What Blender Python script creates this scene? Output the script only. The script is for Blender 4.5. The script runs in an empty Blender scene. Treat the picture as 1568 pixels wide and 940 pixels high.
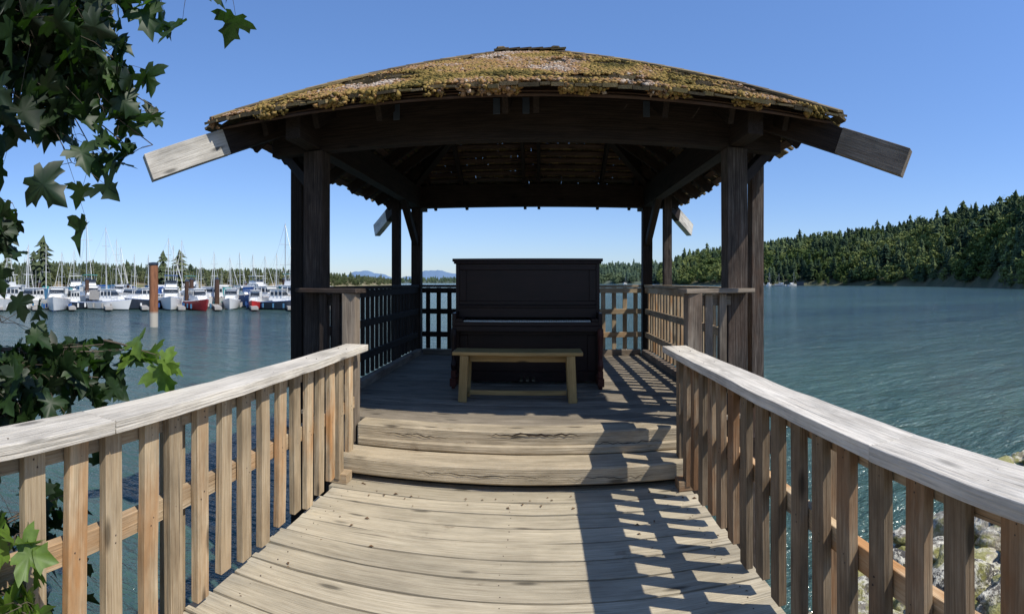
import bpy, math, random, bmesh
import numpy as np
from mathutils import Vector, Matrix, noise
R=random.Random(11)
NR=np.random.default_rng(5)
scene=bpy.context.scene
V=Vector
CAMX,CAMZ=0.16,1.55
WATER=-1.7
def sv(az,r,z):
    """surveyed position: compass bearing from the walkway axis (deg), range (m), height (m)"""
    a=math.radians(az); return V((CAMX+r*math.sin(a), r*math.cos(a), z))

# ---------------------------------------------------------------- node helpers
def new_mat(name):
    m=bpy.data.materials.new(name); m.use_nodes=True
    nt=m.node_tree; b=nt.nodes['Principled BSDF']
    return m,nt,b
def N(nt,t,**kw):
    n=nt.nodes.new(t)
    for k,v in kw.items(): setattr(n,k,v)
    return n
def ramp(nt,src,stops):
    r=N(nt,'ShaderNodeValToRGB'); e=r.color_ramp.elements
    while len(e)<len(stops): e.new(.5)
    for i,(p,c) in enumerate(stops):
        e[i].position=p; e[i].color=(c[0],c[1],c[2],1) if isinstance(c,tuple) else (c,c,c,1)
    nt.links.new(src,r.inputs[0]); return r.outputs[0]
def mixc(nt,fac,a,b,mode='MIX'):
    n=N(nt,'ShaderNodeMix',data_type='RGBA',blend_type=mode)
    for s,v in ((n.inputs[0],fac),(n.inputs[6],a),(n.inputs[7],b)):
        if hasattr(v,'is_output'): nt.links.new(v,s)
        elif isinstance(v,tuple): s.default_value=(v[0],v[1],v[2],1)
        else: s.default_value=v
    return n.outputs[2]
def tnoise(nt,vec,scale=(1,1,1),s=1,detail=5,rough=.6,loc=(0,0,0),rotz=0):
    mp=N(nt,'ShaderNodeMapping'); mp.inputs['Scale'].default_value=scale; mp.inputs['Location'].default_value=loc; mp.inputs['Rotation'].default_value=(0,0,rotz)
    nt.links.new(vec,mp.inputs[0])
    n=N(nt,'ShaderNodeTexNoise'); n.inputs['Scale'].default_value=s; n.inputs['Detail'].default_value=detail; n.inputs['Roughness'].default_value=rough
    nt.links.new(mp.outputs[0],n.inputs['Vector']); return n.outputs['Fac']
def attr(nt,name,out='Vector'):
    a=N(nt,'ShaderNodeAttribute',attribute_name=name); return a.outputs[out]
def bump(nt,b,h,strength=.4,dist=.01):
    n=N(nt,'ShaderNodeBump'); n.inputs['Strength'].default_value=strength; n.inputs['Distance'].default_value=dist
    nt.links.new(h,n.inputs['Height']); nt.links.new(n.outputs[0],b.inputs['Normal'])
def wood(name,dark,mid,light,stain=None,rough=.85,bs=.5,vlo=.72,vhi=1.2,stainlo=.5,blot=.62,crk=.4,patch=None,mdlo=.82):
    m,nt,b=new_mat(name); g=attr(nt,'gc'); rn=attr(nt,'rnd','Fac')
    a=tnoise(nt,g,(3.5,130,130),1,5,.7)
    c=ramp(nt,a,[(.25,dark),(.48,mid),(.75,light)])
    md=tnoise(nt,g,(1.5,36,36),1,4,.6,(2,4,6))
    c=mixc(nt,1.,c,ramp(nt,md,[(.3,mdlo),(.65,1.08)]),'MULTIPLY')
    bl=tnoise(nt,g,(2.2,6,6),1,5,.65,(7,3,1))
    if stain:
        s=ramp(nt,tnoise(nt,g,(1.6,5,5),1,4,.6,(3,9,4)),[(stainlo-.06,0.),(stainlo+.12,1.)])
        mm=N(nt,'ShaderNodeMath',operation='MULTIPLY'); nt.links.new(s,mm.inputs[0]); 
        rr=ramp(nt,rn,[(.2,.05),(.9,.9)]); nt.links.new(rr,mm.inputs[1])
        c=mixc(nt,mm.outputs[0],c,stain)
    c=mixc(nt,1.,c,ramp(nt,bl,[(.28,blot),(.6,1.06)]),'MULTIPLY')
    if patch:
        tc=N(nt,'ShaderNodeTexCoord')
        pn=tnoise(nt,tc.outputs['Object'],(2.6,5,5),1,6,.7,(4,4,0))
        c=mixc(nt,ramp(nt,pn,[(.62,0.),(.69,.65)]),c,patch)
    cr=tnoise(nt,g,(1.4,90,90),1,3,.5,(1,5,8))
    c=mixc(nt,1.,c,ramp(nt,cr,[(.27,crk),(.33,1.)]),'MULTIPLY')
    vo=N(nt,'ShaderNodeTexVoronoi'); mp=N(nt,'ShaderNodeMapping'); mp.inputs['Scale'].default_value=(1.9,7,7)
    nt.links.new(g,mp.inputs[0]); nt.links.new(mp.outputs[0],vo.inputs['Vector']); vo.inputs['Scale'].default_value=1.
    c=mixc(nt,1.,c,ramp(nt,vo.outputs['Distance'],[(.07,.35),(.16,1.)]),'MULTIPLY')
    c=mixc(nt,1.,c,ramp(nt,rn,[(0.,vlo),(1.,vhi)]),'MULTIPLY')
    nt.links.new(c,b.inputs['Base Color']); b.inputs['Roughness'].default_value=rough; b.inputs['Specular IOR Level'].default_value=.25
    ad=N(nt,'ShaderNodeMath',operation='ADD'); nt.links.new(a,ad.inputs[0]); nt.links.new(cr,ad.inputs[1])
    bump(nt,b,ad.outputs[0],bs,.006)
    return m
def plain(name,col,rough=.5,metal=0,var=.15,scale=6):
    m,nt,b=new_mat(name)
    tc=N(nt,'ShaderNodeTexCoord'); n=tnoise(nt,tc.outputs['Object'],(1,1,1),scale,4)
    c=mixc(nt,1.,col,ramp(nt,n,[(.3,1-var),(.7,1+var*.4)]),'MULTIPLY')
    nt.links.new(c,b.inputs['Base Color']); b.inputs['Roughness'].default_value=rough; b.inputs['Metallic'].default_value=metal
    return m

# ---------------------------------------------------------------- mesh builder
class MB:
    def __init__(s): s.v=[];s.f=[];s.gc=[];s.rn=[];s.mi=[]
    def beam(s,p0,p1,w,h,up=(0,0,1),seg=1,wob=0,mi=0,rn=None,w1=None,h1=None,roll=0):
        p0=V(p0);p1=V(p1);d=p1-p0;L=d.length
        if L<1e-6: return
        x=d/L;side=x.cross(V(up))
        if side.length<1e-4: side=x.cross(V((0,1,0)))
        side.normalize();u=side.cross(x)
        if roll:
            q=Matrix.Rotation(roll,3,x); side=q@side;u=q@u
        rn=R.random() if rn is None else rn
        off=(R.uniform(0,60),R.uniform(0,60),R.uniform(0,60)); b=len(s.v)
        w1=w if w1 is None else w1; h1=h if h1 is None else h1
        for i in range(seg+1):
            t=i/seg; c=p0+d*t
            if wob and 0<=i<=seg: c=c+side*R.uniform(-wob,wob)+u*R.uniform(-wob,wob)
            ww=(w+(w1-w)*t)/2; hh=(h+(h1-h)*t)/2
            for a,e in ((-1,-1),(1,-1),(1,1),(-1,1)):
                jj=(side*R.uniform(-wob,wob)+u*R.uniform(-wob,wob))*.5 if wob else V((0,0,0))
                s.v.append(tuple(c+side*a*ww+u*e*hh+jj)); s.gc.append((t*L+off[0],a*ww+off[1],e*hh+off[2])); s.rn.append(rn)
        s.f.append((b,b+1,b+2,b+3)); s.mi.append(mi)
        for i in range(seg):
            o=b+4*i
            for k in range(4):
                k2=(k+1)%4; s.f.append((o+k,o+4+k,o+4+k2,o+k2)); s.mi.append(mi)
        o=b+4*seg; s.f.append((o+3,o+2,o+1,o)); s.mi.append(mi)
    def box(s,x0,x1,y0,y1,z0,z1,mi=0,rn=None):
        dx,dy,dz=x1-x0,y1-y0,z1-z0;cx,cy,cz=(x0+x1)/2,(y0+y1)/2,(z0+z1)/2
        if dx>=dy and dx>=dz: s.beam((x0,cy,cz),(x1,cy,cz),dy,dz,mi=mi,rn=rn)
        elif dy>=dz: s.beam((cx,y0,cz),(cx,y1,cz),dx,dz,mi=mi,rn=rn)
        else: s.beam((cx,cy,z0),(cx,cy,z1),dx,dy,up=(0,1,0),mi=mi,rn=rn)
    def raw(s,vs,fs,mi=0,rn=None):
        b=len(s.v); rn=R.random() if rn is None else rn
        for p in vs: s.v.append(tuple(p)); s.gc.append(tuple(p)); s.rn.append(rn)
        for f in fs: s.f.append(tuple(b+i for i in f)); s.mi.append(mi)
    def tube(s,pts,rads,n=6,mi=0,rn=None):
        rn=R.random() if rn is None else rn; b=len(s.v); pts=[V(p) for p in pts]; L=0
        for i,p in enumerate(pts):
            d=(pts[min(i+1,len(pts)-1)]-pts[max(i-1,0)]).normalized()
            sd=d.cross(V((0,0,1))); 
            if sd.length<.05: sd=d.cross(V((0,1,0)))
            sd.normalize();u=sd.cross(d)
            if i: L+=(p-pts[i-1]).length
            for k in range(n):
                a=2*math.pi*k/n
                s.v.append(tuple(p+(sd*math.cos(a)+u*math.sin(a))*rads[i])); s.gc.append((L,math.cos(a)*rads[i],math.sin(a)*rads[i])); s.rn.append(rn)
        for i in range(len(pts)-1):
            for k in range(n):
                k2=(k+1)%n; s.f.append((b+i*n+k,b+(i+1)*n+k,b+(i+1)*n+k2,b+i*n+k2)); s.mi.append(mi)
        s.f.append(tuple(b+k for k in range(n))); s.mi.append(mi)
        o=b+(len(pts)-1)*n; s.f.append(tuple(o+k for k in reversed(range(n)))); s.mi.append(mi)
    def nail(s,p,n,r=.0045,mi=0):
        p=V(p);n=V(n); s.tube([p-n*.004,p+n*.0016],[r,r*.9],7,mi,rn=.5)
    def obj(s,name,mats,parent=None,bevel=0,smooth=False,recalc=False):
        me=bpy.data.meshes.new(name); me.from_pydata(s.v,[],s.f)
        for m in mats: me.materials.append(m)
        me.polygons.foreach_set('material_index',s.mi)
        a=me.attributes.new('gc','FLOAT_VECTOR','POINT'); a.data.foreach_set('vector',np.array(s.gc,dtype=np.float32).ravel())
        a=me.attributes.new('rnd','FLOAT','POINT'); a.data.foreach_set('value',np.array(s.rn,dtype=np.float32))
        if smooth: me.polygons.foreach_set('use_smooth',[True]*len(me.polygons))
        if recalc:
            bm=bmesh.new(); bm.from_mesh(me); bmesh.ops.recalc_face_normals(bm,faces=bm.faces); bm.to_mesh(me); bm.free()
        me.update()
        o=bpy.data.objects.new(name,me); scene.collection.objects.link(o)
        if bevel:
            md=o.modifiers.new('bev','BEVEL'); md.width=bevel; md.segments=1; md.limit_method='ANGLE'; md.angle_limit=math.radians(50)
        if parent: o.parent=parent
        return o
def empty(name):
    e=bpy.data.objects.new(name,None); e.empty_display_size=.3; scene.collection.objects.link(e); return e
def np_obj(name,verts,tris,attrs,mat,smooth=False,parent=None):
    me=bpy.data.meshes.new(name); nv,nf=len(verts),len(tris)
    me.vertices.add(nv); me.vertices.foreach_set('co',verts.astype(np.float32).ravel())
    me.loops.add(nf*3); me.loops.foreach_set('vertex_index',tris.astype(np.int32).ravel())
    me.polygons.add(nf); me.polygons.foreach_set('loop_start',np.arange(0,nf*3,3,dtype=np.int32)); 
    me.polygons.foreach_set('loop_total',np.full(nf,3,dtype=np.int32))
    if smooth: me.polygons.foreach_set('use_smooth',np.ones(nf,dtype=bool))
    me.update(calc_edges=True); me.validate()
    for k,a in attrs.items():
        at=me.attributes.new(k,'FLOAT','POINT'); at.data.foreach_set('value',a.astype(np.float32))
    me.materials.append(mat)
    o=bpy.data.objects.new(name,me); scene.collection.objects.link(o)
    if parent: o.parent=parent
    return o

# ---------------------------------------------------------------- materials
M_deck=wood('weathered_deck_wood',(.27,.22,.155),(.46,.395,.28),(.57,.505,.375),None,.85,.6,.84,1.12,patch=(.20,.155,.10),mdlo=.88,blot=.74)
M_step=wood('step_timber',(.26,.20,.13),(.48,.395,.27),(.60,.52,.38),(.34,.21,.11),.85,.9,.92,1.08,.56,patch=(.22,.16,.10))
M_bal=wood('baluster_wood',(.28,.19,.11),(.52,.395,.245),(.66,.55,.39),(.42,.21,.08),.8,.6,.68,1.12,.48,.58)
M_balr=wood('baluster_wood_shaded',(.14,.095,.055),(.31,.225,.14),(.48,.38,.255),(.25,.125,.055),.8,.6,.6,1.1,.47,.5)  # darker copy of the baluster wood, right rail's shade painted into the colour
M_cap=wood('rail_cap_wood',(.38,.33,.27),(.66,.60,.50),(.80,.75,.66),None,.85,1.,.94,1.06,blot=.64,crk=.35)
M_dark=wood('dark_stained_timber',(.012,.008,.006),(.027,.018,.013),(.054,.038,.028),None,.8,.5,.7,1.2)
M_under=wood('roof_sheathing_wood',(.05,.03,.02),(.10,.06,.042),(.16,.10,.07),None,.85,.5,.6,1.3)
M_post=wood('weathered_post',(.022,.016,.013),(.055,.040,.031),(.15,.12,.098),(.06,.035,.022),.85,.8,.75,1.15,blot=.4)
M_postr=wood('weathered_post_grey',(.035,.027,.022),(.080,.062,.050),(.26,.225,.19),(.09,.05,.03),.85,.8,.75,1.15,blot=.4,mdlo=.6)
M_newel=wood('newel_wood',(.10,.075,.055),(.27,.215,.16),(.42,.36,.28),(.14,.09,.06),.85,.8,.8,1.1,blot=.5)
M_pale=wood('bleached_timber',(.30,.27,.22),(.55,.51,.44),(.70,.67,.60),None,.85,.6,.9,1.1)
M_shake=wood('cedar_shake',(.09,.065,.035),(.22,.16,.085),(.36,.28,.17),(.20,.15,.055),.9,.9,.5,1.35)
M_floor=wood('pavilion_floor_wood',(.13,.105,.08),(.28,.235,.175),(.44,.38,.29),None,.8,.5,.78,1.1)
M_piano=wood('mahogany_piano',(.010,.004,.004),(.017,.0065,.006),(.028,.010,.008),None,.38,.08,.9,1.1)
M_pianor=wood('mahogany_sunlit',(.04,.012,.009),(.08,.022,.015),(.11,.035,.02),None,.45,.1,.9,1.1)  # redder copy of the piano wood, sunlight painted into right leg and feet
M_bench=wood('pine_bench_wood',(.24,.145,.05),(.38,.245,.09),(.48,.33,.14),None,.55,.2,.9,1.1,blot=.75)
M_ivory=plain('ivory_key',(.75,.72,.62),.35); M_black=plain('black_key',(.01,.01,.01),.3)
M_brass=plain('brass',(.6,.5,.3),.3,1.); M_nail=plain('rusty_nail',(.05,.03,.02),.7)
M_galv=plain('galvanised_bracket',(.07,.09,.12),.6,.4)

# ---------------------------------------------------------------- camera (swept phone panorama: cylindrical lens)
cd=bpy.data.cameras.new('camera'); cam=bpy.data.objects.new('camera',cd); scene.collection.objects.link(cam); scene.camera=cam
cam.location=(CAMX,0,CAMZ); cam.rotation_euler=(math.radians(90),0,.056)
cd.clip_start=.05; cd.clip_end=20000
cd.type='PANO'
holder=cd if hasattr(cd,'panorama_type') else cd.cycles
try:
    holder.panorama_type='CENTRAL_CYLINDRICAL'
    holder.central_cylindrical_range_u_min=-.98; holder.central_cylindrical_range_u_max=.98
    holder.central_cylindrical_range_v_min=-.635; holder.central_cylindrical_range_v_max=.54
    holder.central_cylindrical_radius=1.
except Exception as e:
    holder.panorama_type='EQUIRECTANGULAR'
    holder.longitude_min=-.98; holder.longitude_max=.98
    holder.latitude_min=-.566; holder.latitude_max=.495

# ---------------------------------------------------------------- light & sky
S=V((.72,-.37,1)).normalized(); el=math.asin(S.z); rot=math.atan2(S.x,S.y)
w=bpy.data.worlds.new('World'); scene.world=w; w.use_nodes=True
nt=w.node_tree; bg=nt.nodes['Background']; sk=N(nt,'ShaderNodeTexSky',sky_type='NISHITA')
sk.sun_disc=False; sk.sun_elevation=el; sk.sun_rotation=rot%(2*math.pi); sk.altitude=0; sk.air_density=1.15; sk.dust_density=.15; sk.ozone_density=3.
hs=N(nt,'ShaderNodeHueSaturation'); hs.inputs['Saturation'].default_value=1.12; nt.links.new(sk.outputs[0],hs.inputs['Color'])
gm=N(nt,'ShaderNodeGamma'); gm.inputs[1].default_value=.72; nt.links.new(hs.outputs[0],gm.inputs[0])
nt.links.new(mixc(nt,1.,gm.outputs[0],(1.0,1.22,1.72),'MULTIPLY'),bg.inputs[0]); bg.inputs[1].default_value=.15
ld=bpy.data.lights.new('sun','SUN'); ld.energy=5.; ld.angle=math.radians(.53); ld.color=(1,.95,.86)
lo=bpy.data.objects.new('sun',ld); scene.collection.objects.link(lo); lo.rotation_euler=(-S).to_track_quat('-Z','Y').to_euler(); lo.location=(10,-5,14)
scene.view_settings.view_transform='Standard'; scene.view_settings.look='None'; scene.view_settings.exposure=0

# ---------------------------------------------------------------- walkway
deck=MB(); y=-2.5
while y<3.95:
    wd=R.uniform(.168,.182); a=R.uniform(-.010,.010)
    zj=R.uniform(-.004,.003)
    deck.beam((-1.40+R.uniform(-.02,.02),y+wd/2-a,-.02+zj),(1.28+R.uniform(-.02,.02),y+wd/2+a,-.02+zj),wd,.04,seg=9,wob=.003)
    for x in (-1.25,-.05,1.15):
        for q in (-.05,.05): deck.nail((x+R.uniform(-.012,.012),y+wd/2+q,zj+.001),(0,0,1),mi=2)
    y+=wd+.017
for x in (-1.25,-.05,1.15): deck.beam((x,-2.5,-.14),(x,4.0,-.14),.09,.19,mi=1)
for yy in (-2,-.2,1.9,3.6):
    deck.beam((-1.4,yy,-.34),(1.3,yy,-.34),.12,.19,mi=1)
    for x in (-1.2,1.1): deck.tube([(x,yy,-4),(x,yy,-.43)],[.12,.11],8,mi=1)
deck.obj('boardwalk',[M_deck,M_post,M_nail],bevel=.004)

st=MB()
st.beam((-1.42,3.99,.115),(1.34,3.99,.115),.30,.13,seg=14,wob=.0022)
st.beam((-1.36,4.17,.215),(1.30,4.17,.215),.08,.07,seg=1)
st.beam((-1.37,4.255,.277),(1.31,4.255,.277),.20,.17,seg=12,wob=.003)
st.beam((-1.36,4.05,.015),(1.28,4.05,.015),.20,.05,mi=1)  # dark filler strip painting the shade in the gap under the step
def split(x0,x1,y,z,th,n,mi=1,dz=.012):
    top=[];bot=[]
    for i in range(n+1):
        x=x0+(x1-x0)*i/n; e=math.sin(math.pi*i/n); zz=z+R.uniform(-dz,dz); top.append((x,y,zz+th*e*R.uniform(.3,1.))); bot.append((x,y,zz-th*e*R.uniform(.2,.8)))
    k=n+1; st.raw(top+bot,[(i,i+1,k+i+1,k+i) for i in range(n)],mi)
split(-.30,.55,4.147,.335,.013,26); split(-1.2,-.5,4.147,.30,.006,18); split(.5,1.2,4.147,.26,.005,18); split(-.9,.3,3.833,.12,.005,26); split(.3,1.1,3.833,.10,.004,20)
st.obj('timber_steps',[M_step,M_dark],bevel=.012)

def walk_rail(name,X,sgn):
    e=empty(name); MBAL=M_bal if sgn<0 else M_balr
    m=MB()
    y0,y1=-1.6,4.16
    a=MB(); a.beam((X,y0,1.0),(X,1.35,1.003),.20,.05,seg=14,wob=.002); a.beam((X,1.354,1.003),(X,y1,1.0),.20,.05,seg=16,wob=.002)
    for yy in np.arange(y0+.2,y1,.58):
        for q in (-.04,.04): a.nail((X+q,yy+R.uniform(-.02,.02),1.0265),(0,0,1),.005,1)
    a.obj('rail_cap',[M_cap,M_nail],e,.010)
    xo=X+sgn*.045
    m.beam((xo,y0,.925),(xo,y1,.925),.042,.095,seg=6,wob=.001,mi=3)
    m.beam((xo,y0,.53),(xo,y1,.53),.042,.095,seg=6,wob=.001,mi=3)
    for yy in (-1.5,.35,1.93,3.92):
        m.beam((xo+sgn*.07,yy,-.4),(xo+sgn*.07,yy,.97),.09,.09,up=(0,1,0),seg=2,mi=1 if yy>3 else 0)
    m.box(X-.075,X+.075,3.72,3.84,.002,.075)
    yy=y0+.1
    while yy<y1-.06:
        j=R.uniform(-.014,.014); t=R.uniform(-.010,.010)
        m.beam((X-sgn*.002,yy+j,.055+R.uniform(-.035,.03)),(X-sgn*.002,yy+j+t,.973),.088,.040,up=(1,0,0),seg=3,wob=.002)
        for z in (.93,.90,.545,.515): m.nail((X-sgn*.022,yy+j+R.uniform(-.02,.02),z),(-sgn,0,0),.0045,2)
        yy+=.195
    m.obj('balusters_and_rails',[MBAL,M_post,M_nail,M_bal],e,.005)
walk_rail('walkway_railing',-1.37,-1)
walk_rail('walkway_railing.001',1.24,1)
lt_=MB()
for k in range(70):
    if k<45: x=R.choice([-1,1])*R.uniform(.7,1.25); y=R.uniform(1.2,3.8); z=.004
    else: x=R.uniform(-1.2,1.2); y=R.uniform(3.55,3.82); z=.004
    s=R.uniform(.006,.020); a=R.uniform(0,6.3); c,s_=math.cos(a)*s,math.sin(a)*s
    lt_.raw([(x-c,y-s_,z),(x+s_*.5,y-c*.5,z+s*.5),(x+c,y+s_,z+.001),(x-s_*.5,y+c*.5,z+s*.4)],[(0,1,2,3)])
lt_.obj('leaf_litter',[plain('dry_leaf',(.16,.09,.04),.9,0,.4,20)])

# ---------------------------------------------------------------- pavilion
pv=empty('wooden_pavilion')
g=MB()
for sx in (-1,1):
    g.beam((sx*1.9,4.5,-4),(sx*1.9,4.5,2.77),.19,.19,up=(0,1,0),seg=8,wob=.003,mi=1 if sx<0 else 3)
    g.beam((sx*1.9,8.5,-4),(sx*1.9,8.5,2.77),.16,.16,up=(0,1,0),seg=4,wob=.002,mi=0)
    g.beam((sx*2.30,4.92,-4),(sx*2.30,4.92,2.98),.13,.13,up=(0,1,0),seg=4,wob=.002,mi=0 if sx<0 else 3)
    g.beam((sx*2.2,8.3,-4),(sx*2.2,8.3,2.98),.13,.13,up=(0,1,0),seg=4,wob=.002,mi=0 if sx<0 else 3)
    g.beam((sx*1.9,4.0,2.95),(sx*1.9,9.0,2.95),.14,.33,seg=4)
    g.beam((sx*1.9,8.4,2.2),(sx*1.9,7.6,2.83),.09,.12)
    g.beam((sx*1.98,4.5,2.5),(sx*2.32,4.7,2.83),.08,.10)
g.beam((-2.35,4.5,2.95),(2.35,4.5,2.95),.13,.36,seg=4)
g.beam((-2.35,8.5,2.96),(2.35,8.5,2.96),.13,.36,seg=4)
for x in (-.22,.03,1.065,-1.1): g.box(x-.03,x+.03,4.428,4.434,2.98,3.12,2)
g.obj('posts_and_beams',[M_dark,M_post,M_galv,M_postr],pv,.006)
EY0,EY1,EX,EZ,RZ,RX,RY=3.8,9.2,2.61,2.98,4.38,.35,6.5
def plane_pt(side,u,t):
    """side 0 front,1 back,2 left,3 right ; u=-1..1 along eave, t=0 eave..1 ridge"""
    hx=EX+(RX-EX)*t
    z=EZ+(RZ-EZ)*t
    if side==0: return V((u*hx,EY0+(RY-EY0)*t,z))
    if side==1: return V((u*hx,EY1+(RY-EY1)*t,z))
    hy=(RY-EY0)*(1-t)
    if side==2: return V((-hx,RY+u*hy,z))
    return V((hx,RY+u*hy,z))
nrm=[]
for s in range(4):
    a=plane_pt(s,-1,0);b=plane_pt(s,1,0);c=plane_pt(s,0,.9); n=(b-a).cross(c-a).normalized(); n=n if n.z>0 else -n; nrm.append(n)
fr=MB()
def zt(t): return EZ+(RZ-EZ)*t
for s in (0,1):
    Y0=EY0 if s==0 else EY1
    for x in (-2.2,-1.7,-1.14,-.12,.12,1.14,1.7,2.2):
        t=(EX-abs(x))/(EX-RX); t=min(t,1.)
        p0=V((x,Y0+(.16 if s==0 else -.0),EZ+(.08 if s==0 else .03))); p1=V((x,Y0+(RY-Y0)*t,zt(t)))
        fr.beam(p0-nrm[s]*.15,p1-nrm[s]*.15,.05,.14,up=nrm[s])
for s in (2,3):
    X0=-EX if s==2 else EX
    for yy in (4.3,4.9,5.5,6.1,6.9,7.5,8.1,8.7):
        t=(abs(RY-EY0)-abs(yy-RY))/(RY-EY0)
        p0=V((X0*.985,yy,EZ)); p1=V((X0+((-RX if s==2 else RX)-X0)*t,yy,zt(t)))
        fr.beam(p0-nrm[s]*.15,p1-nrm[s]*.15,.05,.14,up=nrm[s])
for s in range(4):
    t=.015
    while t<.97:
        p0=plane_pt(s,-.99,t)-nrm[s]*.062; p1=plane_pt(s,.99,t)-nrm[s]*.062
        fr.beam(p0,p1,.085,.022,up=nrm[s],seg=3,wob=.003,mi=2)
        t+=.052
for sx in (-1,1):
    for sy in (-1,1):
        top=V((sx*RX,RY,RZ)); cor=V((sx*EX,RY+sy*(RY-EY0),EZ)); d=(cor-top)
        kk=.965 if (sx<0 and sy<0) else 1.0
        a=top-V((0,0,.22)); b=top+d*kk-V((0,0,.215)); c=top+d*1.165-V((0,0,.20))
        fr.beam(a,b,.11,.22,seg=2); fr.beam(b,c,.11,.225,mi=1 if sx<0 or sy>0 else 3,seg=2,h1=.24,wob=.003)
fr.beam((-.4,RY,RZ-.17),(.4,RY,RZ-.17),.06,.2)
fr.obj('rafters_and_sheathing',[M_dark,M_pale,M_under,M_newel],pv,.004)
sh=MB()
for s in range(4):
    nc=19
    for i in range(nc):
        t0=i/nc; t1=min(1.,(i+1.75)/nc)
        a=plane_pt(s,-1,t0);b=plane_pt(s,1,t0); W=(b-a).length; ax=(b-a)/W
        upv=(plane_pt(s,0,1)-plane_pt(s,0,0)).normalized()
        x=0.
        while x<W:
            ww=R.uniform(.06,.17); ww=min(ww,W-x+.02)
            cx=a+ax*(x+ww/2)
            drop=R.uniform(-.045,.03)-(.05+R.uniform(-.02,.04) if i==0 else 0)
            hh=R.uniform(.014,.032)
            ln=(t1-t0)*(plane_pt(s,0,1)-plane_pt(s,0,0)).length
            lim=W/2-abs(x+ww/2-W/2)
            p0=cx+upv*drop+nrm[s]*(.015+R.uniform(0,.014)); p1=cx+upv*ln-nrm[s]*.03
            maxl=max(.06,lim*1.15) if lim<ln else ln
            p1=p0+(p1-p0)*min(1,maxl/ln)
            sh.beam(p0,p1,ww-.006,hh,up=nrm[s],roll=R.uniform(-.05,.05),h1=.008)
            x+=ww
for sx in (-1,1):
    for sy in (-1,1):
        top=V((sx*RX,RY,RZ)); cor=V((sx*EX,RY+sy*(RY-EY0),EZ)); n=15
        for i in range(n):
            p=cor.lerp(top,i/n); q=cor.lerp(top,(i+1.4)/n)
            nn=V((sx*.3,sy*.3,1)).normalized()
            for k,off in ((0,-.05),(2,.05)):
                sd=(q-p).cross(nn).normalized()
                sh.beam(p+sd*off+nn*.035,q+sd*off+nn*.03,.11,.018,up=nn+sd*(.35 if off>0 else -.35)*1.)
for i in range(6):
    x=-.42+i*.14; sh.beam((x,RY-.07,RZ+.04),(x+.18,RY-.07,RZ+.055),.17,.02,up=(0,-.4,1)); sh.beam((x,RY+.07,RZ+.04),(x+.18,RY+.07,RZ+.055),.17,.02,up=(0,.4,1))
sh.obj('cedar_shakes',[M_shake],pv)
bm=bmesh.new(); bmesh.ops.create_icosphere(bm,subdivisions=1,radius=1); iv=np.array([v.co[:] for v in bm.verts]); itr=np.array([[v.index for v in f.verts] for f in bm.faces]); bm.free()
vs=[];ts=[];rn=[];off=0
def tuft(p,n,sx,sz):
    global off
    vv=iv*(1+NR.uniform(-.5,.5,(len(iv),1)))*np.array([sx,sx*NR.uniform(.7,1.5),sz])
    a=NR.uniform(0,6.28); c,s_=math.cos(a),math.sin(a); vv=vv@np.array([[c,s_,0],[-s_,c,0],[0,0,1]])
    q=np.array(V((0,0,1)).rotation_difference(n).to_matrix()); vv=vv@q.T+np.array(p)
    hue=.52+.85*noise.noise(V((p[0]*1.8,p[1]*1.8,7)))+NR.normal(0,.14)+(.12 if abs(p[0])<.7 and p[2]>3.6 else 0)
    vs.append(vv);ts.append(itr+off);off+=len(iv);rn.append(np.full(len(iv),min(max(hue,0),1)))
for k in range(72000):
    s=[0,0,0,0,0,0,2,3,1][k%9]; u=NR.uniform(-1,1); t=NR.random()**1.1
    p=plane_pt(s,u,t); d=noise.noise(V((p.x*1.3,p.y*1.6,s*5.)))+.6*noise.noise(V((p.x*5,p.y*7,3.)))
    cen=1-abs(u)
    if d+cen*.65+(.15 if t<.06 else 0)<NR.uniform(.02,.5): continue
    r=NR.uniform(.006,.022)
    tuft(p+nrm[s]*(.032+NR.uniform(0,.012)),nrm[s],r,r*NR.uniform(.3,.7))
for k in range(4000):
    u=NR.uniform(-1,1); p=plane_pt(0,u,0)
    if 1.3*noise.noise(V((p.x*3.2,0,9)))+.5*noise.noise(V((p.x*11,0,2)))+.28-abs(u)*.45<NR.uniform(-.05,.5): continue
    r=NR.uniform(.008,.022); tuft(p+V((0,NR.uniform(-.06,.02),NR.uniform(-.05,.035))),V((0,-.3,1)).normalized(),r,r*NR.uniform(.6,1.2))
mm,nt,b=new_mat('moss_and_lichen'); rr=attr(nt,'rnd','Fac')
tc=N(nt,'ShaderNodeTexCoord')
c1=ramp(nt,rr,[(0.,(.10,.085,.03)),(.25,(.25,.18,.055)),(.5,(.38,.26,.09)),(.7,(.36,.20,.09)),(.88,(.42,.29,.20)),(1.,(.54,.45,.36))])
nt.links.new(mixc(nt,1.,c1,ramp(nt,tnoise(nt,tc.outputs['Object'],(1,1,1),45,4,.7),[(.35,.45),(.7,1.2)]),'MULTIPLY'),b.inputs['Base Color']); b.inputs['Roughness'].default_value=1; b.inputs['Specular IOR Level'].default_value=.03
np_obj('roof_moss',np.concatenate(vs),np.concatenate(ts),{'rnd':np.concatenate(rn)},mm,parent=pv)
fl=MB(); y=4.36
while y<8.62:
    wd=R.uniform(.15,.165); fl.beam((-2.0,y+wd/2,.34+R.uniform(-.003,.002)),(2.0,y+wd/2,.34+R.uniform(-.003,.002)),wd,.038,seg=4,wob=.002); y+=wd+.012
for x in (-1.95,-1.0,0,1.0,1.95): fl.beam((x,4.37,.22),(x,8.6,.22),.09,.19,mi=1)
for yy in (4.5,6.5,8.5):
    fl.beam((-2.3,yy,.03),(2.3,yy,.03),.14,.18,mi=1)
for x in (-1.9,0,1.9): fl.tube([(x,6.5,-4),(x,6.5,-.06)],[.14,.13],10,mi=1)
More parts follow.
